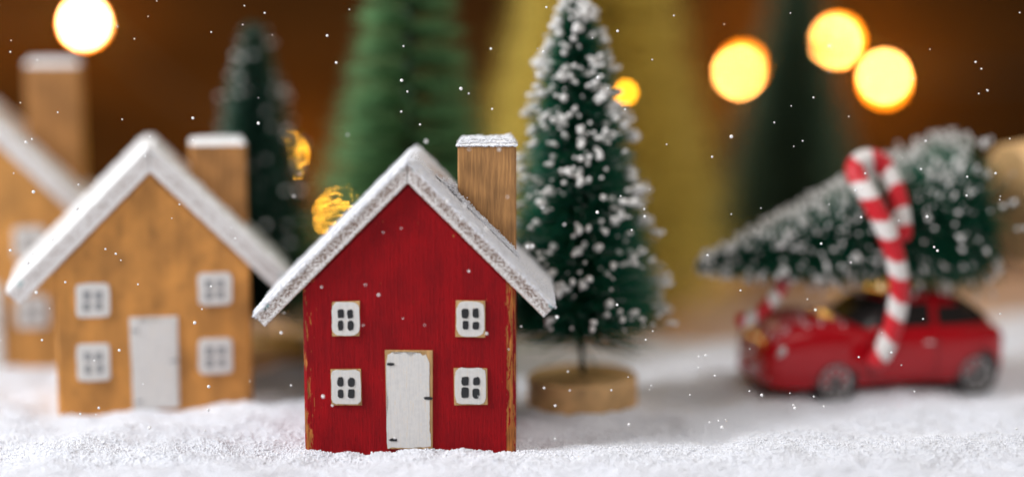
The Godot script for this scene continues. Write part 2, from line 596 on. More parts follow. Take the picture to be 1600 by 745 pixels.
func house_door(root: Node3D, cx: float, w: float, y0: float, h: float, z: float, o: Dictionary, rng: RandomNumberGenerator) -> void:
	var x0 := cx - w * 0.5
	var mb := MB.new()
	mb.prism(PackedVector2Array([Vector2(x0 + 0.0004, y0), Vector2(x0 + w - 0.0002, y0 + 0.0001), Vector2(x0 + w, y0 + h), Vector2(x0, y0 + h + 0.0001)]), z - 0.0002, z + 0.0007, 0.0001, 16.0)
	var d := part("door", mb.mesh(M.plate if not o.blurred else o.paint), root)
	# white paint brushed on with a ragged top, bare wood left along the right and top edges
	var poly := PackedVector2Array()
	var n := 26
	poly.append(Vector2(x0 + 0.0006, y0 + 0.0001))
	for i in range(1, 9): poly.append(Vector2(x0 + 0.0006 + (w - 0.0022) * i / 9.0, y0 + 0.0004 + rng.randf_range(-0.0001, 0.0003)))
	for i in 22:
		var k := i / 21.0
		poly.append(Vector2(x0 + w - 0.0007 - 0.0003 * sin(k * 4.0) + rng.randf_range(-0.00016, 0.00016) - 0.0005 * k * k, y0 + 0.0008 + (h - 0.0042) * k))
	for i in n:
		var k := 1.0 - i / float(n - 1)
		var scallop := 0.0011 * absf(sin(k * 9.6 + 0.5)) + rng.randf_range(-0.00025, 0.00025)
		poly.append(Vector2(x0 + 0.0008 + (w - 0.0028) * k, y0 + h - 0.0016 + scallop))
	for i in 18:
		var k := 1.0 - (i + 1) / 19.0
		var bite := 0.0007 * exp(-pow((k - 0.55) / 0.04, 2.0))
		poly.append(Vector2(x0 + 0.00035 + bite + rng.randf_range(-0.0001, 0.0001), y0 + 0.0004 + (h - 0.003) * k))
	mb = MB.new()
	mb.prism(poly, z + 0.0006, z + 0.00082, 0.0, 70.0, Vector2(x0, y0))
	part("white_paint", mb.mesh(o.paint), d)
	for q in [[0.09, 0.865, 0.16], [0.13, 0.095, 0.17]]:
		mb = MB.new()
		mb.prism(blob(x0 + w * (q[0] + 0.03), y0 + h * q[1], w * q[2], 0.0008, 3.0, 0.16, 16, rng), z + 0.0008, z + 0.00102, 0.00003)
		part("hinge", mb.mesh(o.stroke), d)
	mb = MB.new()
	mb.prism(blob(x0 + w * 0.905, y0 + h * 0.52, w * 0.19, 0.0008, 3.0, 0.16, 16, rng), z + 0.0008, z + 0.00102, 0.00003)
	part("handle", mb.mesh(o.stroke), d)

func snow_slab(l0: float, l1: float, depth: float, th: float, sd: int, cell: float) -> Array:
	var nn := noise(sd, 1.0, 3)
	var rows := []
	var nu := int((l1 - l0) / cell)
	var nv := int(depth / cell)
	for i in nu + 1:
		var row := PackedVector3Array()
		for k in nv + 1:
			var s := lerpf(l0, l1, float(i) / nu)
			var zz := -depth * k / nv
			var e := minf(minf(float(i), float(nu - i)), minf(float(k), float(nv - k))) * cell
			var round_ := smoothstep(-0.0003, 0.0012, e)
			var hgt := th * (0.95 + 0.5 * nn.get_noise_2d(s * 240.0, zz * 240.0)) + 0.0003 * nn.get_noise_2d(s * 1300.0, zz * 1300.0)
			row.append(Vector3(s, maxf(0.0, hgt) * round_ - 0.0003, zz + 0.0003 * nn.get_noise_2d(s * 900.0, 5.0) * (1.0 if k == 0 else 0.0)))
		rows.append(row)
	return rows

func house(root: Node3D, o: Dictionary) -> void:
	var rng := RandomNumberGenerator.new()
	rng.seed = o.seed
	var hw: float = o.w * 0.5
	var ap: float = o.apex
	var dep: float = o.depth
	var ev := ap - hw
	var mb := MB.new()
	var b := 0.0009
	# rounded upright corners: the front and back corners carry a chamfer
	mb.prism(PackedVector2Array([Vector2(-hw, -0.003), Vector2(hw, -0.003), Vector2(hw, ev), Vector2(0, ap), Vector2(-hw, ev)]), -dep, 0.0, b, 1.0, Vector2.ZERO)
	for i in mb.t.size():
		var q: Vector2 = mb.t[i]
		var p := mb.v[i]
		var nn := mb.n[i]
		var u: float = (p.x + hw) / o.w if absf(nn.z) > 0.5 else clampf(-p.z / dep, 0.0, 1.0) * 0.93
		mb.t[i] = Vector2(u, 1.0 - (p.y + 0.003) / (ap + 0.003))
	part("wall", mb.mesh(o.wall), root)
	for w in o.windows: house_window(root, Vector2(w[0], w[1]), w[2], w[3], 0.0, o, rng)
	house_door(root, o.door[0], o.door[1], o.door[2], o.door[3], 0.0, o, rng)
	# two roof boards, mitred at the ridge
	var th: float = o.board
	for side in [-1, 1]:
		var len_: float = o.left if side < 0 else o.right
		var pivot := Node3D.new()
		mb = MB.new()
		var poly := PackedVector2Array([Vector2(0.00005, 0), Vector2(len_, 0), Vector2(len_, th), Vector2(-th + 0.00005, th)])
		mb.prism(poly, -dep - 0.0022, 0.0022, 0.0005, 1.0)
		for i in mb.v.size():
			var p := mb.v[i]
			mb.t[i] = Vector2(clampf((p.x + th) / 0.068, 0.01, 0.99), clampf(1.0 - p.y / th, 0.02, 0.98)) if mb.n[i].z > 0.3 else Vector2(clampf((p.x + th) / 0.068, 0.01, 0.99), 0.05)
		var rot := Basis(Vector3(0, 0, 1), -PI / 4) if side > 0 else Basis(Vector3(0, 1, 0), PI) * Basis(Vector3(0, 0, 1), -PI / 4)
		var put_ := Transform3D(rot, Vector3(0, ap, 0))
		# a turned board would swap front and back: mirror its points by hand instead
		var flip := func(m: MB) -> void:
			for i in m.v.size():
				var p := m.v[i]
				var q := m.n[i]
				var c := cos(PI / 4)
				var px := (p.x + p.y) * c
				var py := (-p.x + p.y) * c
				m.v[i] = Vector3(px * side, py + ap, p.z)
				m.n[i] = Vector3((q.x + q.y) * c * side, (-q.x + q.y) * c, q.z)
			if side < 0:
				for i in range(0, m.idx.size(), 3):
					var k := m.idx[i + 1]
					m.idx[i + 1] = m.idx[i + 2]
					m.idx[i + 2] = k
		flip.call(mb)
		pivot.free()
		var bd := part("roof_board", mb.mesh(o.edge), root)
		var sl := MB.new()
		var rows := snow_slab(-th + 0.0002, len_ - 0.0002, dep + 0.0040, o.snow, o.seed + 5 + side, o.cell)
		sl.grid(rows, 1.0)
		for i in sl.v.size():
			sl.v[i] += Vector3(0, th, 0.0021)
		flip.call(sl)
		part("roof_snow", sl.mesh(M.roof_snow), bd)
		if o.grains > 0:
			var places := []
			for k in o.grains:
				var s := rng.randf_range(0.00010, 0.00024)
				var ri: int = rng.randi_range(0, rows.size() - 1)
				var kk: int = int(pow(rng.randf(), 1.7) * (rows[0].size() - 1))
				var p: Vector3 = rows[ri][kk]
				p += Vector3(rng.randf_range(-1, 1) * o.cell, th + rng.randf_range(-0.00005, 0.0002), 0.0021 + rng.randf_range(-1, 1) * o.cell * 0.5)
				if kk == 0: p.y -= rng.randf() * rng.randf() * 0.0012
				var c := cos(PI / 4)
				places.append(Transform3D(spin(rng, Vector3(s, s, s)), Vector3((p.x + p.y) * c * side, (-p.x + p.y) * c + ap, p.z)))
			many("roof_snow_grains", grain_mesh, places, bd)
	# chimney: a square post standing on the right slope
	var ch: Array = o.chimney   # x centre, width, top, front z, depth
	mb = MB.new()
	var x0: float = ch[0] - ch[1] * 0.5
	var x1: float = ch[0] + ch[1] * 0.5
	var y0 := ap - x1 - 0.004
	mb.prism(PackedVector2Array([Vector2(x0, y0), Vector2(x1, y0), Vector2(x1, ch[2]), Vector2(x0, ch[2])]), ch[3] - ch[4], ch[3], 0.0005, 18.0)
	var cm := part("chimney", mb.mesh(o.chimney_mat), root)
	var cap := MB.new()
	var crow := snow_slab(0.0, ch[1], ch[4], 0.0017, o.seed + 40, 0.0006)
	cap.grid(crow, 1.0)
	for i in cap.v.size(): cap.v[i] += Vector3(x0, ch[2], ch[3])
	part("snow_cap", cap.mesh(M.roof_snow), cm)
	if o.grains > 0:
		var places := []
		for k in 3000:
			var s := rng.randf_range(0.00010, 0.00026)
			var p: Vector3 = crow[rng.randi_range(0, crow.size() - 1)][int(pow(rng.randf(), 1.6) * (crow[0].size() - 1))]
			places.append(Transform3D(spin(rng, Vector3(s, s, s)), p + Vector3(x0 + rng.randf_range(-0.0003, 0.0003), ch[2] + rng.randf_range(-0.0001, 0.0003), ch[3] + rng.randf_range(-0.0002, 0.0003))))
		# the drift heaped against the foot of the chimney
		for k in 6000:
			var s := rng.randf_range(0.00010, 0.00024)
			var xx := rng.randf_range(x0 - 0.006, x1 + 0.001)
			var top := ap + th * 1.414 - xx + 0.0013
			var up := absf(rng.randfn(0.0, 0.0006)) * (1.0 if xx > x0 else smoothstep(-0.006, 0.0, xx - x0) * 2.2)
			places.append(Transform3D(spin(rng, Vector3(s, s, s)), Vector3(xx, top + up, ch[3] + 0.0006 + rng.randf_range(-0.004 if xx < x0 else 0.0, 0.0016))))
		many("chimney_snow_grains", grain_mesh, places, cm)

# ---------------------------------------------------------------- bottle-brush trees
# bristles between heights h0 and h1 of a wire that stands on the y axis; returns [mesh, tips]
func brush(h0: float, h1: float, radius: Callable, count: int, thick: float, cols: Array, sd: int, rise: float, turns := 0.0, snowy := 0.0, ragged := 0.13) -> Array:
	var rng := RandomNumberGenerator.new()
	rng.seed = sd
	var mb := MB.new()
	var tips := []
	for i in count:
		var u := rng.randf()
		u = 1.0 - sqrt(u) if i % 3 else u     # more of them low down, where the cone is wide
		var ang := rng.randf() * TAU
		var hh := lerpf(h0, h1, u)
		if turns > 0.0:
			var step := (h1 - h0) / turns
			hh = h0 + (floor(u * turns) + ang / TAU) * step + rng.randfn(0.0, step * 0.09)
			u = clampf((hh - h0) / (h1 - h0), 0, 1)
		var r: float = radius.call(u) * (1.0 - absf(rng.randfn(0.0, ragged)))
		if rng.randf() < 0.03: r *= 1.08
		var dir := Vector3(cos(ang), rise + rng.randfn(0.0, 0.13), sin(ang)).normalized()
		var a := Vector3(0, hh, 0)
		var b := a + dir * r
		var bend := Vector3(rng.randfn(0, 1), rng.randfn(0, 1), rng.randfn(0, 1)) * r * 0.05
		var mid := a.lerp(b, 0.55) + bend
		var s := dir.cross(Vector3(0.2, 1, 0.1)).normalized()
		var q := s.cross(dir)
		var t := thick * rng.randf_range(0.7, 1.25)
		var cc: Color = cols[rng.randi() % cols.size()]
		var k := rng.randf_range(0.7, 1.3)
		mb.col = Color(cc.r * k, cc.g * k, cc.b * k)
		var i0 := mb.v.size()
		for e in 3:
			var o := s * cos(TAU * e / 3) + q * sin(TAU * e / 3)
			mb.vert(a + o * t, o, Vector2.ZERO)
		for e in 3:
			var o := s * cos(TAU * e / 3) + q * sin(TAU * e / 3)
			mb.vert(mid + o * t * 0.85, o, Vector2.ZERO)
		if snowy > 0.0 and rng.randf() < snowy: mb.col = Color(0.62, 0.64, 0.62)
		mb.vert(b, dir, Vector2.ZERO)
		for e in 3:
			var f := (e + 1) % 3
			mb.idx.append_array(PackedInt32Array([i0 + e, i0 + 3 + e, i0 + f, i0 + f, i0 + 3 + e, i0 + 3 + f, i0 + 3 + e, i0 + 6, i0 + 3 + f]))
		tips.append([b, dir, u])
	return [mb.mesh(M.bristle), tips]

func stem(h0: float, h1: float, r: float) -> MB:
	var mb := MB.new()
	for s in 2:
		var pts := PackedVector3Array()
		var n := 90
		for i in n + 1:
			var y := lerpf(h0, h1, float(i) / n)
			var a := y * 900.0 + s * PI
			pts.append(Vector3(cos(a) * r * 0.55, y, sin(a) * r * 0.55))
		mb.tube(pts, r * 0.62, 7)
	return mb

func disc(r: float, h: float, y0: float) -> MB:
	var mb := MB.new()
	var b := 0.0007
	mb.lathe(PackedVector2Array([Vector2(0.00001, y0), Vector2(r - b, y0), Vector2(r - b, y0), Vector2(r, y0 + b), Vector2(r, y0 + b), Vector2(r, y0 + h * 0.5), Vector2(r, y0 + h - b), Vector2(r, y0 + h - b), Vector2(r - b, y0 + h), Vector2(r - b, y0 + h), Vector2(r * 0.5, y0 + h), Vector2(0.00001, y0 + h)]), 64, 2.0)
	return mb

var tuft_meshes := []

func tufts(parent: Node, tips: Array, single: int, extra: int, size: float, sd: int, bias: Callable) -> void:
	var rng := RandomNumberGenerator.new()
	rng.seed = sd
	var chosen := []
	var guard := 0
	while chosen.size() < single + extra and guard < 200000:
		guard += 1
		var t: Array = tips[rng.randi() % tips.size()]
		if rng.randf() < bias.call(t): chosen.append(t)
	var rest := []
	for i in chosen.size():
		var t: Array = chosen[i]
		var dir: Vector3 = t[1]
		var s := size * (0.45 + 1.0 * pow(rng.randf(), 1.6))
		if i >= single: s *= 0.72
		var side := dir.cross(Vector3(0.3, 1, 0.2)).normalized()
		var bs := Basis(side, dir, side.cross(dir)) * Basis(Vector3.UP, rng.randf() * TAU) * Basis.from_scale(Vector3(s, s * rng.randf_range(1.0, 1.7), s))
		var tr := Transform3D(bs, (t[0] as Vector3) - dir * s * 0.5)
		if i < single:
			var o := part("snow_tuft", tuft_meshes[i % tuft_meshes.size()], parent)
			o.transform = tr
		else:
			rest.append(tr)
	if rest.size(): many("fine_snow_tufts", tuft_meshes[0], rest, parent)

# ---------------------------------------------------------------- the toy car
func superloop(cx: float, y: float, a_front: float, a_back: float, b: float, p: float, n: int) -> PackedVector3Array:
	var row := PackedVector3Array()
	for k in n + 1:
		var t := TAU * k / n
		var ca := cos(t)
		var sa := sin(t)
		var ex := signf(ca) * pow(absf(ca), 2.0 / p)
		row.append(Vector3(cx + ex * (a_back if ca > 0 else a_front), y, signf(sa) * pow(absf(sa), 2.0 / p) * b))
	return row

# greenhouse of the car: front, back and half width at height y (all in mm from the axle centre, nose towards -x)
func cabin(y: float) -> Array:
	var k := clampf((y - 20.0) / 13.0, 0, 1)
	var f := lerpf(-23.0, -6.0, pow(k, 1.15))
	var bk := lerpf(36.5, 18.5, pow(k, 1.5))
	var w := lerpf(16.6, 12.6, pow(k, 1.2))
	var crown := smoothstep(0.72, 1.0, k)
	return [f + crown * 2.4, bk - crown * 2.2, w - crown * 1.7]

func cabin_point(t: float, y: float, out: float) -> Vector3:
	var c := cabin(y)
	var p := 3.3
	var mid := 8.0
	var ca := cos(t)
	var sa := sin(t)
	var ex := signf(ca) * pow(absf(ca), 2.0 / p)
	var ez := signf(sa) * pow(absf(sa), 2.0 / p)
	var q := Vector3(mid + ex * ((c[1] - mid) if ca > 0 else (mid - c[0])), y, ez * c[2])
	var nn := Vector3(signf(ca) * pow(absf(ca), 2.0 - 2.0 / p) / 25.0, 0.012, signf(sa) * pow(absf(sa), 2.0 - 2.0 / p) / c[2]).normalized()
	return (q + nn * out) * 0.001

# a pane follows the cabin's skin a little proud of it
func cabin_pane(side_x0: float, side_x1: float, y0: float, y1: float, which: String, side: float) -> MB:
	var mb := MB.new()
	var rows := []
	var n := 12
	for r in 6:
		var y := lerpf(y0, y1, r / 5.0)
		var row := PackedVector3Array()
		for k in n + 1:
			var f := k / float(n)
			var t: float
			if which == "side":
				# find the angle whose point has the wanted x, following the raked pillars
				var c := cabin(y)
				var xr := lerpf(side_x0, side_x1, f)
				if side_x0 < -9.0: xr = lerpf(maxf(side_x0, c[0] + 5.0), side_x1, f)
				if side_x1 > 25.0: xr = lerpf(side_x0, minf(side_x1, c[1] - 3.4), f)
				var ex: float = (xr - 8.0) / ((c[1] - 8.0) if xr > 8.0 else (8.0 - c[0]))
				t = acos(signf(ex) * pow(clampf(absf(ex), 0, 1), 1.65)) * side
			elif which == "front":
				t = PI + lerpf(-1.12, 1.12, f)
			else:
				t = lerpf(-1.05, 1.05, f)
			row.append(cabin_point(t, y, 0.28))
		rows.append(row)
	mb.grid(rows, -1.0 if side > 0 else 1.0)
	return mb

func make_car(root: Node3D) -> void:
	# lower body: sections from nose to tail [x, floor, half width, shoulder, centre top]
	var st := [[-47.8, 7.4, 6.5, 10.8, 11.8], [-47.2, 5.6, 10.5, 13.2, 14.8], [-45.8, 4.6, 13.8, 16.4, 19.2], [-43.2, 4.1, 16.0, 19.4, 23.0], [-38.5, 3.9, 17.4, 21.2, 25.4], [-30.0, 3.8, 18.1, 22.0, 26.6], [-22.0, 3.8, 18.0, 21.8, 26.0], [-16.0, 3.8, 17.7, 20.8, 24.4], [-8.0, 3.8, 17.9, 20.5, 22.6], [4.0, 3.8, 18.0, 20.8, 22.6], [16.0, 3.8, 18.0, 21.0, 22.6], [26.0, 3.9, 17.8, 21.0, 22.6], [31.0, 4.2, 17.2, 20.8, 22.2], [34.5, 4.8, 15.9, 20.0, 21.2], [36.6, 5.6, 13.6, 18.4, 19.4], [37.8, 7.0, 9.6, 15.8, 16.6], [38.0, 8.5, 5.0, 13.6, 14.0]]
	var rows := []
	for s in st:
		var row := PackedVector3Array()
		var w: float = s[2]
		var yb: float = s[1]
		var ys: float = s[3]
		var yt: float = s[4]
		var ym := lerpf(yb, ys, 0.55)
		var half := [Vector2(0, yb), Vector2(w * 0.55, yb), Vector2(w * 0.90, yb + 0.2), Vector2(w * 0.985, yb + 1.2), Vector2(w, ym - 2.0), Vector2(w, ym), Vector2(w * 0.992, lerpf(ym, ys, 0.55)), Vector2(w * 0.965, ys - 0.3), Vector2(w * 0.90, ys + (yt - ys) * 0.42), Vector2(w * 0.74, ys + (yt - ys) * 0.74), Vector2(w * 0.42, ys + (yt - ys) * 0.94), Vector2(0, yt)]
		for p in half: row.append(Vector3(s[0], p.y, p.x) * 0.001)
		for i in range(half.size() - 2, -1, -1): row.append(Vector3(s[0], half[i].y, -half[i].x) * 0.001)
		rows.append(row)
	# smooth the few sections into many
	var fine := []
	for r in rows.size() - 1:
		var p0: PackedVector3Array = rows[maxi(r - 1, 0)]
		var p1: PackedVector3Array = rows[r]
		var p2: PackedVector3Array = rows[r + 1]
		var p3: PackedVector3Array = rows[mini(r + 2, rows.size() - 1)]
		for k in 4:
			var row := PackedVector3Array()
			for i in p1.size(): row.append(p1[i].cubic_interpolate(p2[i], p0[i], p3[i], k / 4.0))
			fine.append(row)
	fine.append(rows[-1])
	var tip := PackedVector3Array()
	var tail := PackedVector3Array()
	for i in rows[0].size():
		tip.append(Vector3(-0.0479, 0.0092, 0))
		tail.append(Vector3(0.0381, 0.0112, 0))
	fine.push_front(tip)
	fine.append(tail)
	var mb := MB.new()
	mb.grid(fine, 1.0, true)
	var body := part("body", mb.mesh(M.paint), root)
	# cabin
	rows = []
	for i in 16:
		var y := 19.0 + 13.4 * i / 15.0
		var row := PackedVector3Array()
		for k in 73: row.append(cabin_point(TAU * k / 72, y, 0.0))
		rows.append(row)
	for sc in [0.9, 0.6, 0.2, 0.0]:
		var row := PackedVector3Array()
		for k in 73:
			var p := cabin_point(TAU * k / 72, 32.4, 0.0)
			row.append(Vector3(lerpf(0.0095, p.x, sc), 0.0324 + 0.0009 * (1.0 - sc * sc), p.z * sc))
		rows.append(row)
	mb = MB.new()
	mb.grid(rows, -1.0, true)
	part("cabin", mb.mesh(M.paint), root)
	for s in [1.0, -1.0]:
		part("side_window", cabin_pane(-14.0, 9.0, 22.8, 30.0, "side", s).mesh(M.glass), root)
		part("rear_side_window", cabin_pane(11.5, 30.0, 22.8, 28.8, "side", s).mesh(M.glass), root)
	part("windscreen", cabin_pane(0, 0, 22.6, 31.0, "front", 1.0).mesh(M.glass), root)
	part("rear_window", cabin_pane(0, 0, 24.0, 30.6, "back", 1.0).mesh(M.glass), root)
	# wheels, each in a dark arch
	var tyre := MB.new()
	var prof := PackedVector2Array()
	for q in [[3.9, -2.4], [5.4, -2.6], [6.3, -2.2], [6.6, -1.3], [6.6, 0.0], [6.6, 1.3], [6.4, 2.2], [6.0, 2.6], [5.4, 2.5], [5.0, 2.0], [3.9, -2.4]]: prof.append(Vector2(q[0], q[1]) * 0.001)
	tyre.lathe(prof, 40)
	var tyre_mesh := tyre.mesh(M.tyre)
	var rim := MB.new()
	prof = PackedVector2Array()
	for q in [[0.001, 1.7], [3.0, 1.5], [4.4, 1.7], [5.0, 2.5], [5.5, 2.75], [5.6, 2.3]]: prof.append(Vector2(q[0], q[1]) * 0.001)
	rim.lathe(prof, 40)
	for k in 8:
		var a := TAU * k / 8
		var d := Vector3(cos(a), 0, sin(a))
		var e := Vector3(-sin(a), 0, cos(a)) * 0.00055
		var lo := Vector3(0, 0.0024, 0)
		rim.quad(d * 0.0008 - e + lo, d * 0.0008 + e + lo, d * 0.0050 + e * 0.8 + lo, d * 0.0050 - e * 0.8 + lo, Vector3.UP)
		for sg in [-1.0, 1.0]:
			rim.quad(d * 0.0008 + e * sg + lo, d * 0.0044 + e * 0.8 * sg + lo, d * 0.0044 + e * 0.8 * sg + lo * 0.4, d * 0.0008 + e * sg + lo * 0.4, e * sg)
	var rim_mesh := rim.mesh(M.rim)
	var hub := MB.new()
	prof = PackedVector2Array()
	for q in [[1.5, 1.6], [1.5, 2.5], [1.2, 2.8], [0.001, 2.9]]: prof.append(Vector2(q[0], q[1]) * 0.001)
	hub.lathe(prof, 20)
	var hub_mesh := hub.mesh(M.dark)
	var arch := MB.new()
	prof = PackedVector2Array()
	for q in [[0.001, 0.0], [7.5, 0.0], [7.9, 0.2], [8.0, -0.5], [8.0, -5.0]]: prof.append(Vector2(q[0], q[1]) * 0.001)
	arch.lathe(prof, 40)
	var arch_mesh := arch.mesh(M.dark)
	for ax in [-25.2, 25.2]:
		for s in [1.0, -1.0]:
			var wl := Node3D.new()
			wl.name = numbered("wheel", root)
			root.add_child(wl, true)
			wl.position = Vector3(ax, 6.3, 15.7 * s) * 0.001
			wl.rotation.x = PI / 2 * s
			part("tyre", tyre_mesh, wl)
			part("rim", rim_mesh, wl)
			part("hub_cap", hub_mesh, wl)
			var ar := part("wheel_arch", arch_mesh, root, Vector3(ax, 7.0, 17.72 * s) * 0.001)
			ar.rotation.x = PI / 2 * s
	# lamps and trim of the nose
	for s in [1.0, -1.0]:
		var hl := MB.new()
		prof = PackedVector2Array([Vector2(0.0027, -0.0012), Vector2(0.0027, 0.0), Vector2(0.0024, 0.0006), Vector2(0.0014, 0.0010), Vector2(0.00001, 0.0012)])
		hl.lathe(prof, 28)
		var o := part("headlight", hl.mesh(M.lens), root, Vector3(-42.9, 17.0, 13.7 * s) * 0.001)
		o.rotation = Vector3(0.5 * s, -0.35 * s, 1.0)
		var ring := MB.new()
		prof = PackedVector2Array([Vector2(0.0026, -0.001), Vector2(0.0032, -0.0004), Vector2(0.0030, 0.0003), Vector2(0.0026, 0.0002)])
		ring.lathe(prof, 28)
		part("lamp_ring", ring.mesh(M.chrome), o)
		var fl := MB.new()
		prof = PackedVector2Array([Vector2(0.0015, -0.001), Vector2(0.0015, 0.0003), Vector2(0.00001, 0.0006)])
		fl.lathe(prof, 20)
		var fo := part("fog_light", fl.mesh(M.lens), root, Vector3(-46.0, 7.6, 11.6 * s) * 0.001)
		fo.rotation.z = 1.45
		# tail lamp
		var tl := MB.new()
		tl.prism(blob(0, 0, 0.0026, 0.0048, 3.0, 0.0, 24, RandomNumberGenerator.new()), -0.001, 0.0008, 0.0003)
		var to := part("tail_light", tl.mesh(M.lens), root, Vector3(36.0, 16.0, 13.0 * s) * 0.001)
		to.rotation.y = PI / 2 - 0.75 * s
		# door seam, sill line and handle
		var seam := MB.new()
		for q in [[-13.2, 5.4, 20.6], [10.6, 5.0, 20.9]]: seam.box(Vector3(q[0], (q[1] + q[2]) * 0.5, 17.92 * s) * 0.001, Vector3(0.22, q[2] - q[1] - 3.0, 0.35) * 0.001)
		seam.box(Vector3(-1.3, 5.6, 17.85 * s) * 0.001, Vector3(24.0, 0.25, 0.4) * 0.001)
		part("door_seam", seam.mesh(M.dark), root)
		var hd := MB.new()
		hd.prism(blob(0, 0, 0.0034, 0.0009, 4.0, 0.0, 20, RandomNumberGenerator.new()), -0.0004, 0.0005, 0.0002)
		var ho := part("door_handle", hd.mesh(M.chrome), root, Vector3(7.6, 17.6, 17.85 * s) * 0.001)
		ho.rotation.y = 0.0 if s > 0 else PI
		var mir := icosa(2, 0.0, 3, Vector3(0.0012, 0.0013, 0.0019))
		part("wing_mirror", mir.mesh(M.paint), root, Vector3(-11.6, 22.6, 18.6 * s) * 0.001)
	var gr := MB.new()
	var slot := []
	for k in 2:
		var row := PackedVector3Array()
		for i in 15:
			var f := i / 14.0 * 2.0 - 1.0
			row.append(Vector3(-47.75 + 2.2 * f * f, 7.0 + k * 2.0 - 0.3 * f * f, 8.6 * f) * 0.001)
		slot.append(row)
	gr.grid(slot, -1.0)
	part("grille", gr.mesh(M.dark), root)
	var bar := MB.new()
	var pts := PackedVector3Array()
	for i in 21:
		var f := i / 20.0 * 2.0 - 1.0
		pts.append(Vector3(-47.7 + 4.4 * f * f, 10.6 - 0.2 * f * f, 14.2 * f) * 0.001)
	bar.tube(pts, 0.00055, 8)
	part("bumper_bar", bar.mesh(M.paint), root)
	# a dusting of snow on the bonnet and the nose
	var rng := RandomNumberGenerator.new()
	rng.seed = 61
	var nn := noise(62, 1.0, 2)
	var places := []
	var guard := 0
	while places.size() < 1300 and guard < 60000:
		guard += 1
		var r := rng.randi_range(2, 26)
		var k := rng.randi_range(8, 14)
		var p: Vector3 = fine[r][k].lerp(fine[r + 1][k + 1], rng.randf()).lerp(fine[r][k + 1], rng.randf() * 0.5)
		if nn.get_noise_2d(p.x * 220.0, p.z * 220.0) < 0.06 + 0.012 * (r - 14): continue
		var s := rng.randf_range(0.00012, 0.0003)
		places.append(Transform3D(spin(rng, Vector3(s, s, s)), p + Vector3(0, 0.0001, 0)))
	many("snow_dusting", grain_mesh, places, body)

# ---------------------------------------------------------------- candy canes
func cane(root: Node3D, pts: PackedVector3Array, rad: float, pitch: float, shift := 0.0) -> void:
	var cv := Curve3D.new()
	for i in pts.size():
		var tang := (pts[mini(i + 1, pts.size() - 1)] - pts[maxi(i - 1, 0)]) / 6.0
		cv.add_point(pts[i], -tang, tang)
	var total := cv.get_baked_length()
	cv.bake_interval = total / 300.0
	var n := 260
	var seg := 20
	var rows := []
	var cols := []
	var side := Vector3(0.2, 0.1, 1).normalized()
	for i in n + 1:
		var d := total * i / n
		var p := cv.sample_baked(d, true)
		var dir := (cv.sample_baked(minf(d + 0.0008, total), true) - cv.sample_baked(maxf(d - 0.0008, 0), true)).normalized()
		side = (side - dir * side.dot(dir)).normalized()
		var u := side.cross(dir)
		var r := rad
		var e := minf(d, total - d)
		if e < rad * 0.8: r = rad * sqrt(maxf(0.0, 1.0 - pow(1.0 - e / (rad * 0.8), 2.0)))
		var row := PackedVector3Array()
		var crow := []
		for k in seg + 1:
			var a := TAU * k / seg
			row.append(p + (side * cos(a) + u * sin(a)) * maxf(r, 0.00002))
			var ph := fposmod(d / pitch + shift + 0.13 * cos(a + 0.6), 1.0)
			crow.append(Color(0.62, 0.006, 0.016) if ph < 0.57 else Color(0.80, 0.77, 0.75))
		rows.append(row)
		cols.append(crow)
	var mb := MB.new()
	mb.grid(rows, 1.0, true, 1.0, 1.0, cols)
	part("striped_stick", mb.mesh(M.cane), root)
	# short white fibres: the stick is wound with chenille
	var rng := RandomNumberGenerator.new()
	rng.seed = 90 + int(rad * 1e5)
	var fz := MB.new()
	for i in 2600:
		var r: int = rng.randi_range(6, n - 6)
		var k := rng.randi_range(0, seg - 1)
		var p: Vector3 = rows[r][k]
		var c: Vector3 = (rows[r][0] + rows[r][seg / 2]) * 0.5
		var o := (p - c).normalized()
		var s := o.cross(Vector3(0.3, 0.9, 0.2)).normalized() * 0.00011
		fz.col = cols[r][k]
		var q := p + o * rng.randf_range(0.0003, 0.0009) + Vector3(rng.randfn(0, 1), rng.randfn(0, 1), rng.randfn(0, 1)) * 0.0002
		fz.tri(p - s, p + s, q, o + Vector3(0, 0, 0.01))
	var f := part("fibres", fz.mesh(M.cane), root)
	f.set_meta("kind", "stuff")

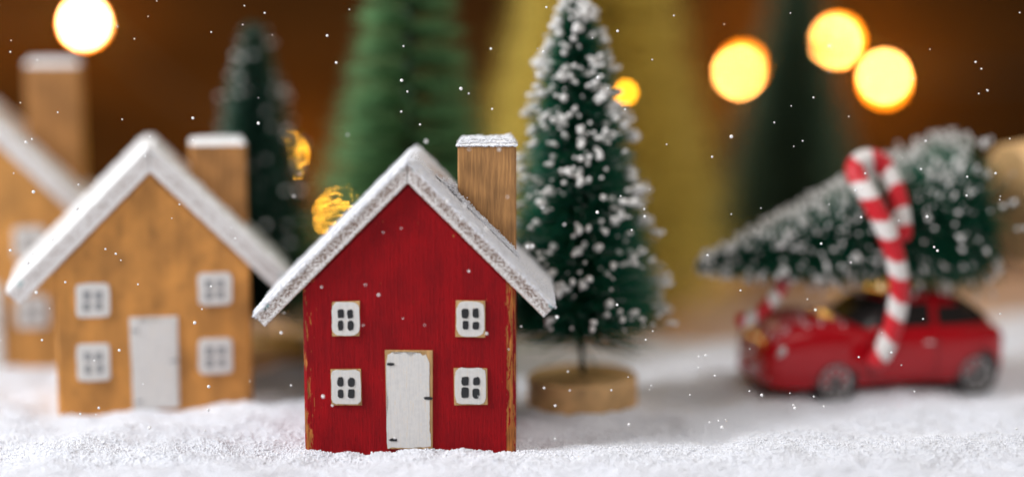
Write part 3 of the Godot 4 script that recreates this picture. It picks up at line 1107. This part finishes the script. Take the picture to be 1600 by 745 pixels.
# ---------------------------------------------------------------- the scene
func _ready() -> void:
	# camera: 88.6 mm lens, wide open, focused on the front of the red house
	var cam := Camera3D.new()
	cam.name = "camera"
	var at := CameraAttributesPhysical.new()
	at.frustum_focal_length = 88.6
	at.exposure_aperture = 2.86
	at.frustum_focus_distance = 0.502
	at.frustum_near = 0.02
	at.frustum_far = 20.0
	cam.attributes = at
	add_child(cam)
	cam.position = Vector3(0, 0.1288, 0.4869)
	cam.rotation.x = -atan(382.5 / 2750.0)
	cam.current = true
	# a dim, warm room: no sky and no sun, a window at the left and a weak fill from the room in front
	var env := Environment.new()
	env.background_mode = Environment.BG_COLOR
	env.background_color = lin(0.085, 0.062, 0.047)
	env.tonemap_mode = Environment.TONE_MAPPER_LINEAR
	env.tonemap_exposure = 1.0
	env.sdfgi_enabled = true
	env.ssao_enabled = true
	env.ssil_enabled = true
	var we := WorldEnvironment.new()
	we.name = "room_air"
	we.environment = env
	add_child(we)
	area_light("window_light", Vector3(-0.76, 0.64, 0.24), Vector3(0.0, 0.02, -0.08), Vector2(0.30, 0.30), 1.12, lin(0.97, 0.98, 1.0))
	area_light("room_fill", Vector3(0.12, 0.75, 0.85), Vector3(0.0, 0.03, -0.05), Vector2(0.9, 0.6), 0.37, lin(1.0, 0.965, 0.93))

	area_light("rear_window_light", Vector3(0.62, 0.80, -0.20), Vector3(0.05, 0.05, -0.18), Vector2(0.5, 0.5), 0.36, lin(1.0, 0.95, 0.90))

	make_materials()
	# ---- setting
	var mb := MB.new()
	mb.box(Vector3(0, -0.0210, 0.02), Vector3(1.9, 0.030, 0.80))
	part("table", mb.mesh(M.table), self).set_meta("kind", "structure")
	mb = MB.new()
	mb.box(Vector3(0, 0.1, -0.630), Vector3(4.0, 2.4, 0.08))
	for i in mb.t.size(): mb.t[i] = Vector2(mb.v[i].y * 3.0, mb.v[i].x * 1.2)
	part("wall", mb.mesh(M.wall), self).set_meta("kind", "structure")
	build_snow()

	# ---- houses
	var red := thing("red_house", "red painted wooden house with white door, worn edges and snowy roof", "toy house", Vector3(-0.0289, 0.0, 0.0))
	house(red, {"seed": 5, "w": 0.060, "apex": 0.0768, "depth": 0.0425, "wall": M.red, "edge": M.edge, "paint": M.white, "stroke": M.black, "blurred": false, "board": 0.0046, "left": 0.0572, "right": 0.0535, "snow": 0.0008, "cell": 0.0006, "grains": 16000, "chimney_mat": M.chimney,
		"windows": [[-0.0179, 0.0383, 0.0078, 0.0101], [0.0172, 0.0384, 0.0083, 0.0103], [-0.0180, 0.0187, 0.0084, 0.0104], [0.0172, 0.0190, 0.0092, 0.0107]], "door": [-0.0002, 0.0135, 0.0009, 0.0284], "chimney": [0.0217, 0.0168, 0.0858, -0.0150, 0.0165]})
	var tan_ := thing("wooden_house", "honey brown wooden house with a white door, just left of the red house", "toy house", Vector3(-0.1115, -0.0005, -0.0520), 0.20)
	house(tan_, {"seed": 8, "w": 0.060, "apex": 0.0750, "depth": 0.0425, "wall": M.honey, "edge": M.edge_white, "paint": M.white_grey, "stroke": M.grey, "blurred": true, "board": 0.0058, "left": 0.0565, "right": 0.0560, "snow": 0.0014, "cell": 0.0009, "grains": 0, "chimney_mat": M.chimney_pale,
		"windows": [[-0.0184, 0.0356, 0.0105, 0.0108], [0.0188, 0.0380, 0.0105, 0.0105], [-0.0188, 0.0162, 0.0104, 0.0120], [0.0186, 0.0166, 0.0108, 0.0116]], "door": [-0.0002, 0.0148, 0.0005, 0.0292], "chimney": [0.0215, 0.0178, 0.0815, -0.0180, 0.0165]})
	var far := thing("wooden_house", "taller tan wooden house at the far left, partly cut off and hidden behind another house", "toy house", Vector3(-0.1805, -0.0005, -0.1110), 0.19)
	house(far, {"seed": 9, "w": 0.060, "apex": 0.0832, "depth": 0.0425, "wall": M.honey_pale, "edge": M.edge_white, "paint": M.white_grey, "stroke": M.grey, "blurred": true, "board": 0.0056, "left": 0.0590, "right": 0.0560, "snow": 0.0014, "cell": 0.0009, "grains": 0, "chimney_mat": M.chimney_pale,
		"windows": [[-0.0184, 0.0438, 0.0105, 0.0112], [0.0142, 0.0442, 0.0108, 0.0112], [-0.0188, 0.0200, 0.0104, 0.0115], [0.0142, 0.0200, 0.0108, 0.0115]], "door": [-0.0025, 0.0138, 0.0005, 0.0300], "chimney": [0.0225, 0.0190, 0.1044, -0.0200, 0.0170]})

	# ---- trees
	for k in 5:
		# a clump of two to four uneven lumps
		var clump := MB.new()
		var rr := RandomNumberGenerator.new()
		rr.seed = 300 + k
		for q in 2 + k % 3:
			var lump := icosa(1, 0.5, 20 + k * 7 + q)
			var sc := 0.95 if q == 0 else rr.randf_range(0.4, 0.7)
			var off := Vector3.ZERO if q == 0 else Vector3(rr.randf_range(-0.8, 0.8), rr.randf_range(-1.3, 0.6), rr.randf_range(-0.8, 0.8))
			var start := clump.v.size()
			for i in lump.v.size(): clump.vert(lump.v[i] * sc * Vector3(1, 1.15, 0.9) + off, lump.n[i], Vector2.ZERO)
			for i in lump.idx: clump.idx.append(i + start)
		tuft_meshes.append(clump.mesh(M.tuft))
	var teal := [Color(0.006, 0.095, 0.055), Color(0.010, 0.12, 0.066), Color(0.006, 0.065, 0.042), Color(0.02, 0.125, 0.055)]
	var t1 := thing("bottle_brush_tree", "upright snow tipped green bottle brush tree just right of the red house", "tree", Vector3(0.0226, -0.002, -0.0620))
	t1.rotation.z = deg_to_rad(1.3)
	part("base", disc(0.0175, 0.0118, -0.001).mesh(M.disc), t1)
	part("trunk", stem(0.010, 0.126, 0.0009).mesh(M.wire), t1)
	var br := brush(0.0255, 0.1300, func(u: float) -> float: return 0.0020 + 0.0285 * pow(1.0 - u, 0.63), 12500, 0.00021, teal, 201, 0.12, 0.0, 0.06)
	part("crown", br[0], t1).set_meta("kind", "stuff")
	var low := brush(0.0205, 0.0265, func(u: float) -> float: return 0.028, 70, 0.00026, teal, 207, -0.06)
	part("low_bristles", low[0], t1).set_meta("kind", "stuff")
	tufts(t1, br[1], 270, 420, 0.00098, 202, func(t: Array) -> float: return clampf(0.05 + 0.75 * t[2] + 1.1 * nB.get_noise_2d(t[0].y * 70.0, atan2(t[0].x, t[0].z) * 1.4), 0.02, 1.0) * (1.0 if t[0].z > -0.004 else 0.25))

	var car_tree := thing("bottle_brush_tree", "snowy green bottle brush tree lying on its side on the toy car", "tree", Vector3(0.1660, 0.0590, -0.0950))
	# the stem runs from the base at the right to the tip at the left, dipping a little
	var ydir := (Vector3(0.0590, 0.0418, -0.070) - Vector3(0.1675, 0.0590, -0.095)).normalized()
	var xdir := Vector3(0, 1, 0).cross(ydir).normalized()
	car_tree.transform.basis = Basis(xdir, ydir, xdir.cross(ydir))
	part("base", disc(0.0205, 0.0100, -0.011).mesh(M.disc), car_tree)
	part("trunk", stem(-0.002, 0.106, 0.0009).mesh(M.wire), car_tree)
	br = brush(0.0130, 0.1105, func(u: float) -> float: return 0.0020 + 0.0285 * pow(1.0 - u, 0.85), 13000, 0.00021, teal, 211, 0.10, 0.0, 0.06)
	part("crown", br[0], car_tree).set_meta("kind", "stuff")
	tufts(car_tree, br[1], 295, 1000, 0.00076, 212, func(t: Array) -> float: return clampf(0.18 + 0.55 * pow(t[2], 2.5) + 0.6 * smoothstep(0.1, 0.9, (car_tree.basis * (t[1] as Vector3)).y), 0, 1))

	var grn := thing("bottle_brush_tree", "tall plain mid green bottle brush tree without snow, behind the red house", "tree", Vector3(-0.0348, -0.002, -0.1140))
	part("base", disc(0.0230, 0.0120, -0.003).mesh(M.disc), grn)
	part("trunk", stem(0.006, 0.240, 0.0022).mesh(M.wire), grn)
	br = brush(0.016, 0.228, func(u: float) -> float: return 0.0015 + 0.0540 * pow(1.0 - u, 1.45), 8200, 0.00024, [Color(0.12, 0.26, 0.10), Color(0.17, 0.33, 0.14), Color(0.08, 0.19, 0.085)], 221, 0.05, 23.0, 0.0, 0.16)
	part("crown", br[0], grn).set_meta("kind", "stuff")

	var yel := thing("bottle_brush_tree", "tall golden yellow bottle brush tree, far behind the snow tipped green tree", "tree", Vector3(0.0355, -0.004, -0.2350))
	part("base", disc(0.0340, 0.0130, -0.003).mesh(M.disc), yel)
	part("trunk", stem(0.006, 0.240, 0.0018).mesh(M.wire), yel)
	br = brush(0.014, 0.255, func(u: float) -> float: return 0.0020 + 0.0720 * pow(1.0 - u, 0.85), 16000, 0.00028, [Color(0.70, 0.52, 0.10), Color(0.76, 0.58, 0.13), Color(0.56, 0.43, 0.08)], 231, 0.03, 17.0, 0.0, 0.38)
	part("crown", br[0], yel).set_meta("kind", "stuff")

	var dl := thing("bottle_brush_tree", "dark green frosted bottle brush tree behind the chimney of the honey brown house", "tree", Vector3(-0.0900, -0.003, -0.1300))
	part("base", disc(0.0175, 0.0120, -0.003).mesh(M.disc), dl)
	part("trunk", stem(0.006, 0.118, 0.0009).mesh(M.wire), dl)
	br = brush(0.020, 0.1210, func(u: float) -> float: return 0.0040 + 0.0255 * pow(1.0 - u, 0.75), 7500, 0.00021, [Color(0.025, 0.085, 0.06), Color(0.035, 0.10, 0.065)], 241, 0.10, 0.0, 0.06)
	part("crown", br[0], dl).set_meta("kind", "stuff")
	tufts(dl, br[1], 0, 130, 0.00085, 242, func(t: Array) -> float: return 0.15 + 0.85 * t[2] * t[2])

	var dr := thing("bottle_brush_tree", "dim dark green bottle brush tree in the far background above the red car", "tree", Vector3(0.1300, -0.006, -0.3250))
	part("base", disc(0.0240, 0.0120, 0.0).mesh(M.disc), dr)
	part("trunk", stem(0.006, 0.165, 0.0020).mesh(M.wire), dr)
	br = brush(0.018, 0.172, func(u: float) -> float: return 0.0040 + 0.0440 * pow(1.0 - u, 0.95), 7000, 0.00024, [Color(0.08, 0.145, 0.095), Color(0.10, 0.165, 0.10)], 251, 0.08)
	part("crown", br[0], dr).set_meta("kind", "stuff")

	# ---- car
	var car := thing("toy_car", "glossy red toy hatchback car carrying a small tree on its roof", "toy car", Vector3(0.1236, -0.0008, -0.0890), deg_to_rad(14.8))
	make_car(car)

	# ---- candy canes
	var cn := thing("candy_cane", "large red and white striped candy cane hooked over the tree on the car", "candy cane", Vector3(0.1150, 0.0106, -0.0640))
	var o := cn.position
	var cp := PackedVector3Array()
	for q in [[115.2, 10.6, -64], [118.6, 17.0, -62.5], [121.4, 26, -62], [122.4, 37, -61], [120.2, 48, -60], [117.0, 56, -60], [112.6, 65, -62], [109.4, 70.5, -65], [108.8, 74.6, -68], [112.8, 76.8, -70.5], [118.2, 75.0, -72], [122.0, 67.5, -70], [123.8, 58, -67.5], [124.0, 50, -66]]: cp.append(Vector3(q[0], q[1], q[2]) * 0.001 - o)
	cane(cn, cp, 0.0031, 0.0132, 0.1)
	var cs := thing("candy_cane", "small red and white candy cane leaning on the bonnet under the tree's tip", "candy cane", Vector3(0.0740, 0.0225, -0.0720))
	o = cs.position
	cp = PackedVector3Array()
	for q in [[72.0, 24.6, -71], [76.0, 24.6, -71.5], [80.5, 26.8, -72.5], [85.0, 31.5, -74], [88.5, 37.0, -76], [91.0, 42.0, -78]]: cp.append(Vector3(q[0], q[1], q[2]) * 0.001 - o)
	cane(cs, cp, 0.0022, 0.0105, 0.25)

	# ---- string of fairy lights before the wall
	fairy_lights()
	falling_snow()

func area_light(called: String, from: Vector3, to: Vector3, size: Vector2, energy: float, col: Color) -> void:
	var l := AreaLight3D.new()
	l.name = called
	l.area_size = size
	l.area_normalize_energy = true
	l.light_energy = energy
	l.light_color = col
	l.area_range = 4.0
	l.shadow_enabled = true
	add_child(l)
	l.look_at_from_position(from, to, Vector3.UP)

func fairy_lights() -> void:
	var root := thing("string_lights", "string of warm glowing fairy lights on a thin wire before the dark wall", "string lights", Vector3(-0.2525, 0.11, -0.56))
	var o := root.position
	# place, diode offset, white?
	var bulbs := [[-0.2525, 0.1108, 0.0006, 0.0014, -0.560], [0.1368, 0.0848, -0.0032, -0.0028, -0.560], [0.1932, 0.1012, -0.0040, -0.0008, -0.560], [0.2214, 0.0768, -0.0012, 0.0046, -0.560], [-0.1390, 0.0322, 0.0, 0.0, -0.560], [-0.1015, -0.0032, 0.0, 0.0, -0.560], [0.0424, 0.0922, 0.0, 0.0, -0.170], [-0.3437, 0.1178, 0.0, 0.0, -0.560]]
	var amber_ball := MB.new()
	amber_ball.lathe(PackedVector2Array([Vector2(0.00001, -0.0060), Vector2(0.0022, -0.0057), Vector2(0.0046, -0.0046), Vector2(0.0062, -0.0020), Vector2(0.0064, 0.0010), Vector2(0.0054, 0.0040), Vector2(0.0032, 0.0064), Vector2(0.0016, 0.0080), Vector2(0.00001, 0.0082)]), 24)
	var amber_mesh := amber_ball.mesh(M.amber)
	var golden_mesh := amber_ball.mesh(M.golden)
	var bright_mesh := amber_ball.mesh(M.bright)
	var diode := icosa(2, 0.0, 1, Vector3(0.0045, 0.0045, 0.0032)).mesh(M.diode)
	var diode_w := icosa(2, 0.0, 1, Vector3(0.0048, 0.0048, 0.0032)).mesh(M.diode_white)
	for i in bulbs.size():
		var b: Array = bulbs[i]
		# one bulb hangs far forward, tangled in the trees; two small ones hang low behind them
		var near: bool = b[4] > -0.3
		var small: bool = i in [4, 5]
		var p := Vector3(b[0], b[1], b[4]) - o
		var bulb := part("light_bulb", golden_mesh if near else bright_mesh if small else amber_mesh, root, p)
		bulb.scale = Vector3.ONE * (0.26 if near else 0.42 if small else 0.60)
		if not near and not small: part("diode", diode_w if i == 0 else diode, bulb, Vector3(b[2], b[3], 0.0052) * 1.3)
		var cap := MB.new()
		cap.lathe(PackedVector2Array([Vector2(0.0018, 0.0070), Vector2(0.0020, 0.0078), Vector2(0.0019, 0.0110), Vector2(0.00001, 0.0112)]), 16)
		part("socket", cap.mesh(M.dark), bulb)
		var l := OmniLight3D.new()
		l.name = numbered("bulb_glow_lamp", root)
		l.light_color = lin(1.0, 0.54, 0.06)
		l.light_energy = 0.0004 if near else 0.0068
		l.light_size = 0.01
		l.omni_range = 3.0
		l.omni_attenuation = 2.0
		l.shadow_enabled = true
		root.add_child(l)
		l.position = p + Vector3(0, 0, 0.009 if near else 0.015)
	var order := [7, 0, 4, 5, 6, 1, 2, 3]
	var pts := PackedVector3Array([Vector3(-0.50, 0.16, -0.565) - o])
	var prev := pts[0]
	var stops := []
	for k in order: stops.append(Vector3(bulbs[k][0], bulbs[k][1] + (0.005 if bulbs[k][4] > -0.3 else 0.0085), bulbs[k][4] - 0.001) - o)
	stops.append(Vector3(0.45, 0.13, -0.565) - o)
	for s in stops:
		for i in range(1, 15):
			var f := i / 14.0
			pts.append(prev.lerp(s, f) + Vector3(0, -0.10 * prev.distance_to(s) * 4.0 * f * (1.0 - f), -0.003 * sin(f * PI)))
		prev = s
	var mb := MB.new()
	mb.tube(pts, 0.0006, 6)
	part("wire", mb.mesh(M.wire), root)

func falling_snow() -> void:
	var rng := RandomNumberGenerator.new()
	rng.seed = 404
	var flake := icosa(2, 0.12, 9).mesh(M.flake)
	var fine := []
	var made := 0
	for i in 230:
		var yy := rng.randf_range(0.004, 0.138)
		# a thin curtain of flakes drifting past the houses, in front of the red one
		var xx := rng.randf_range(-0.146, 0.146)
		var zz := -0.002 - 0.138 * yy + rng.randf_range(-0.005, 0.006)
		if absf(xx + 0.029) < 0.048 and yy < 0.092: zz = rng.randf_range(0.0035, 0.0095)
		var p := Vector3(xx, maxf(yy, 0.005), zz)
		var big := i < 84
		var s := rng.randf_range(0.00031, 0.00053) if big else rng.randf_range(0.00016, 0.00031)
		var tr := Transform3D(spin(rng, Vector3(s, s, s)), p)
		if big:
			var o := part("snowflake", flake, self)
			o.transform = tr
			tag(o, "plump white snowflake drifting through the air before the little houses", "snowflake", "plump snowflakes drifting in the air")
		else:
			fine.append(tr)
	tag(many("fine_falling_snow", flake, fine, self), "fine dust of tiny falling snow specks floating in the air", "falling snow")
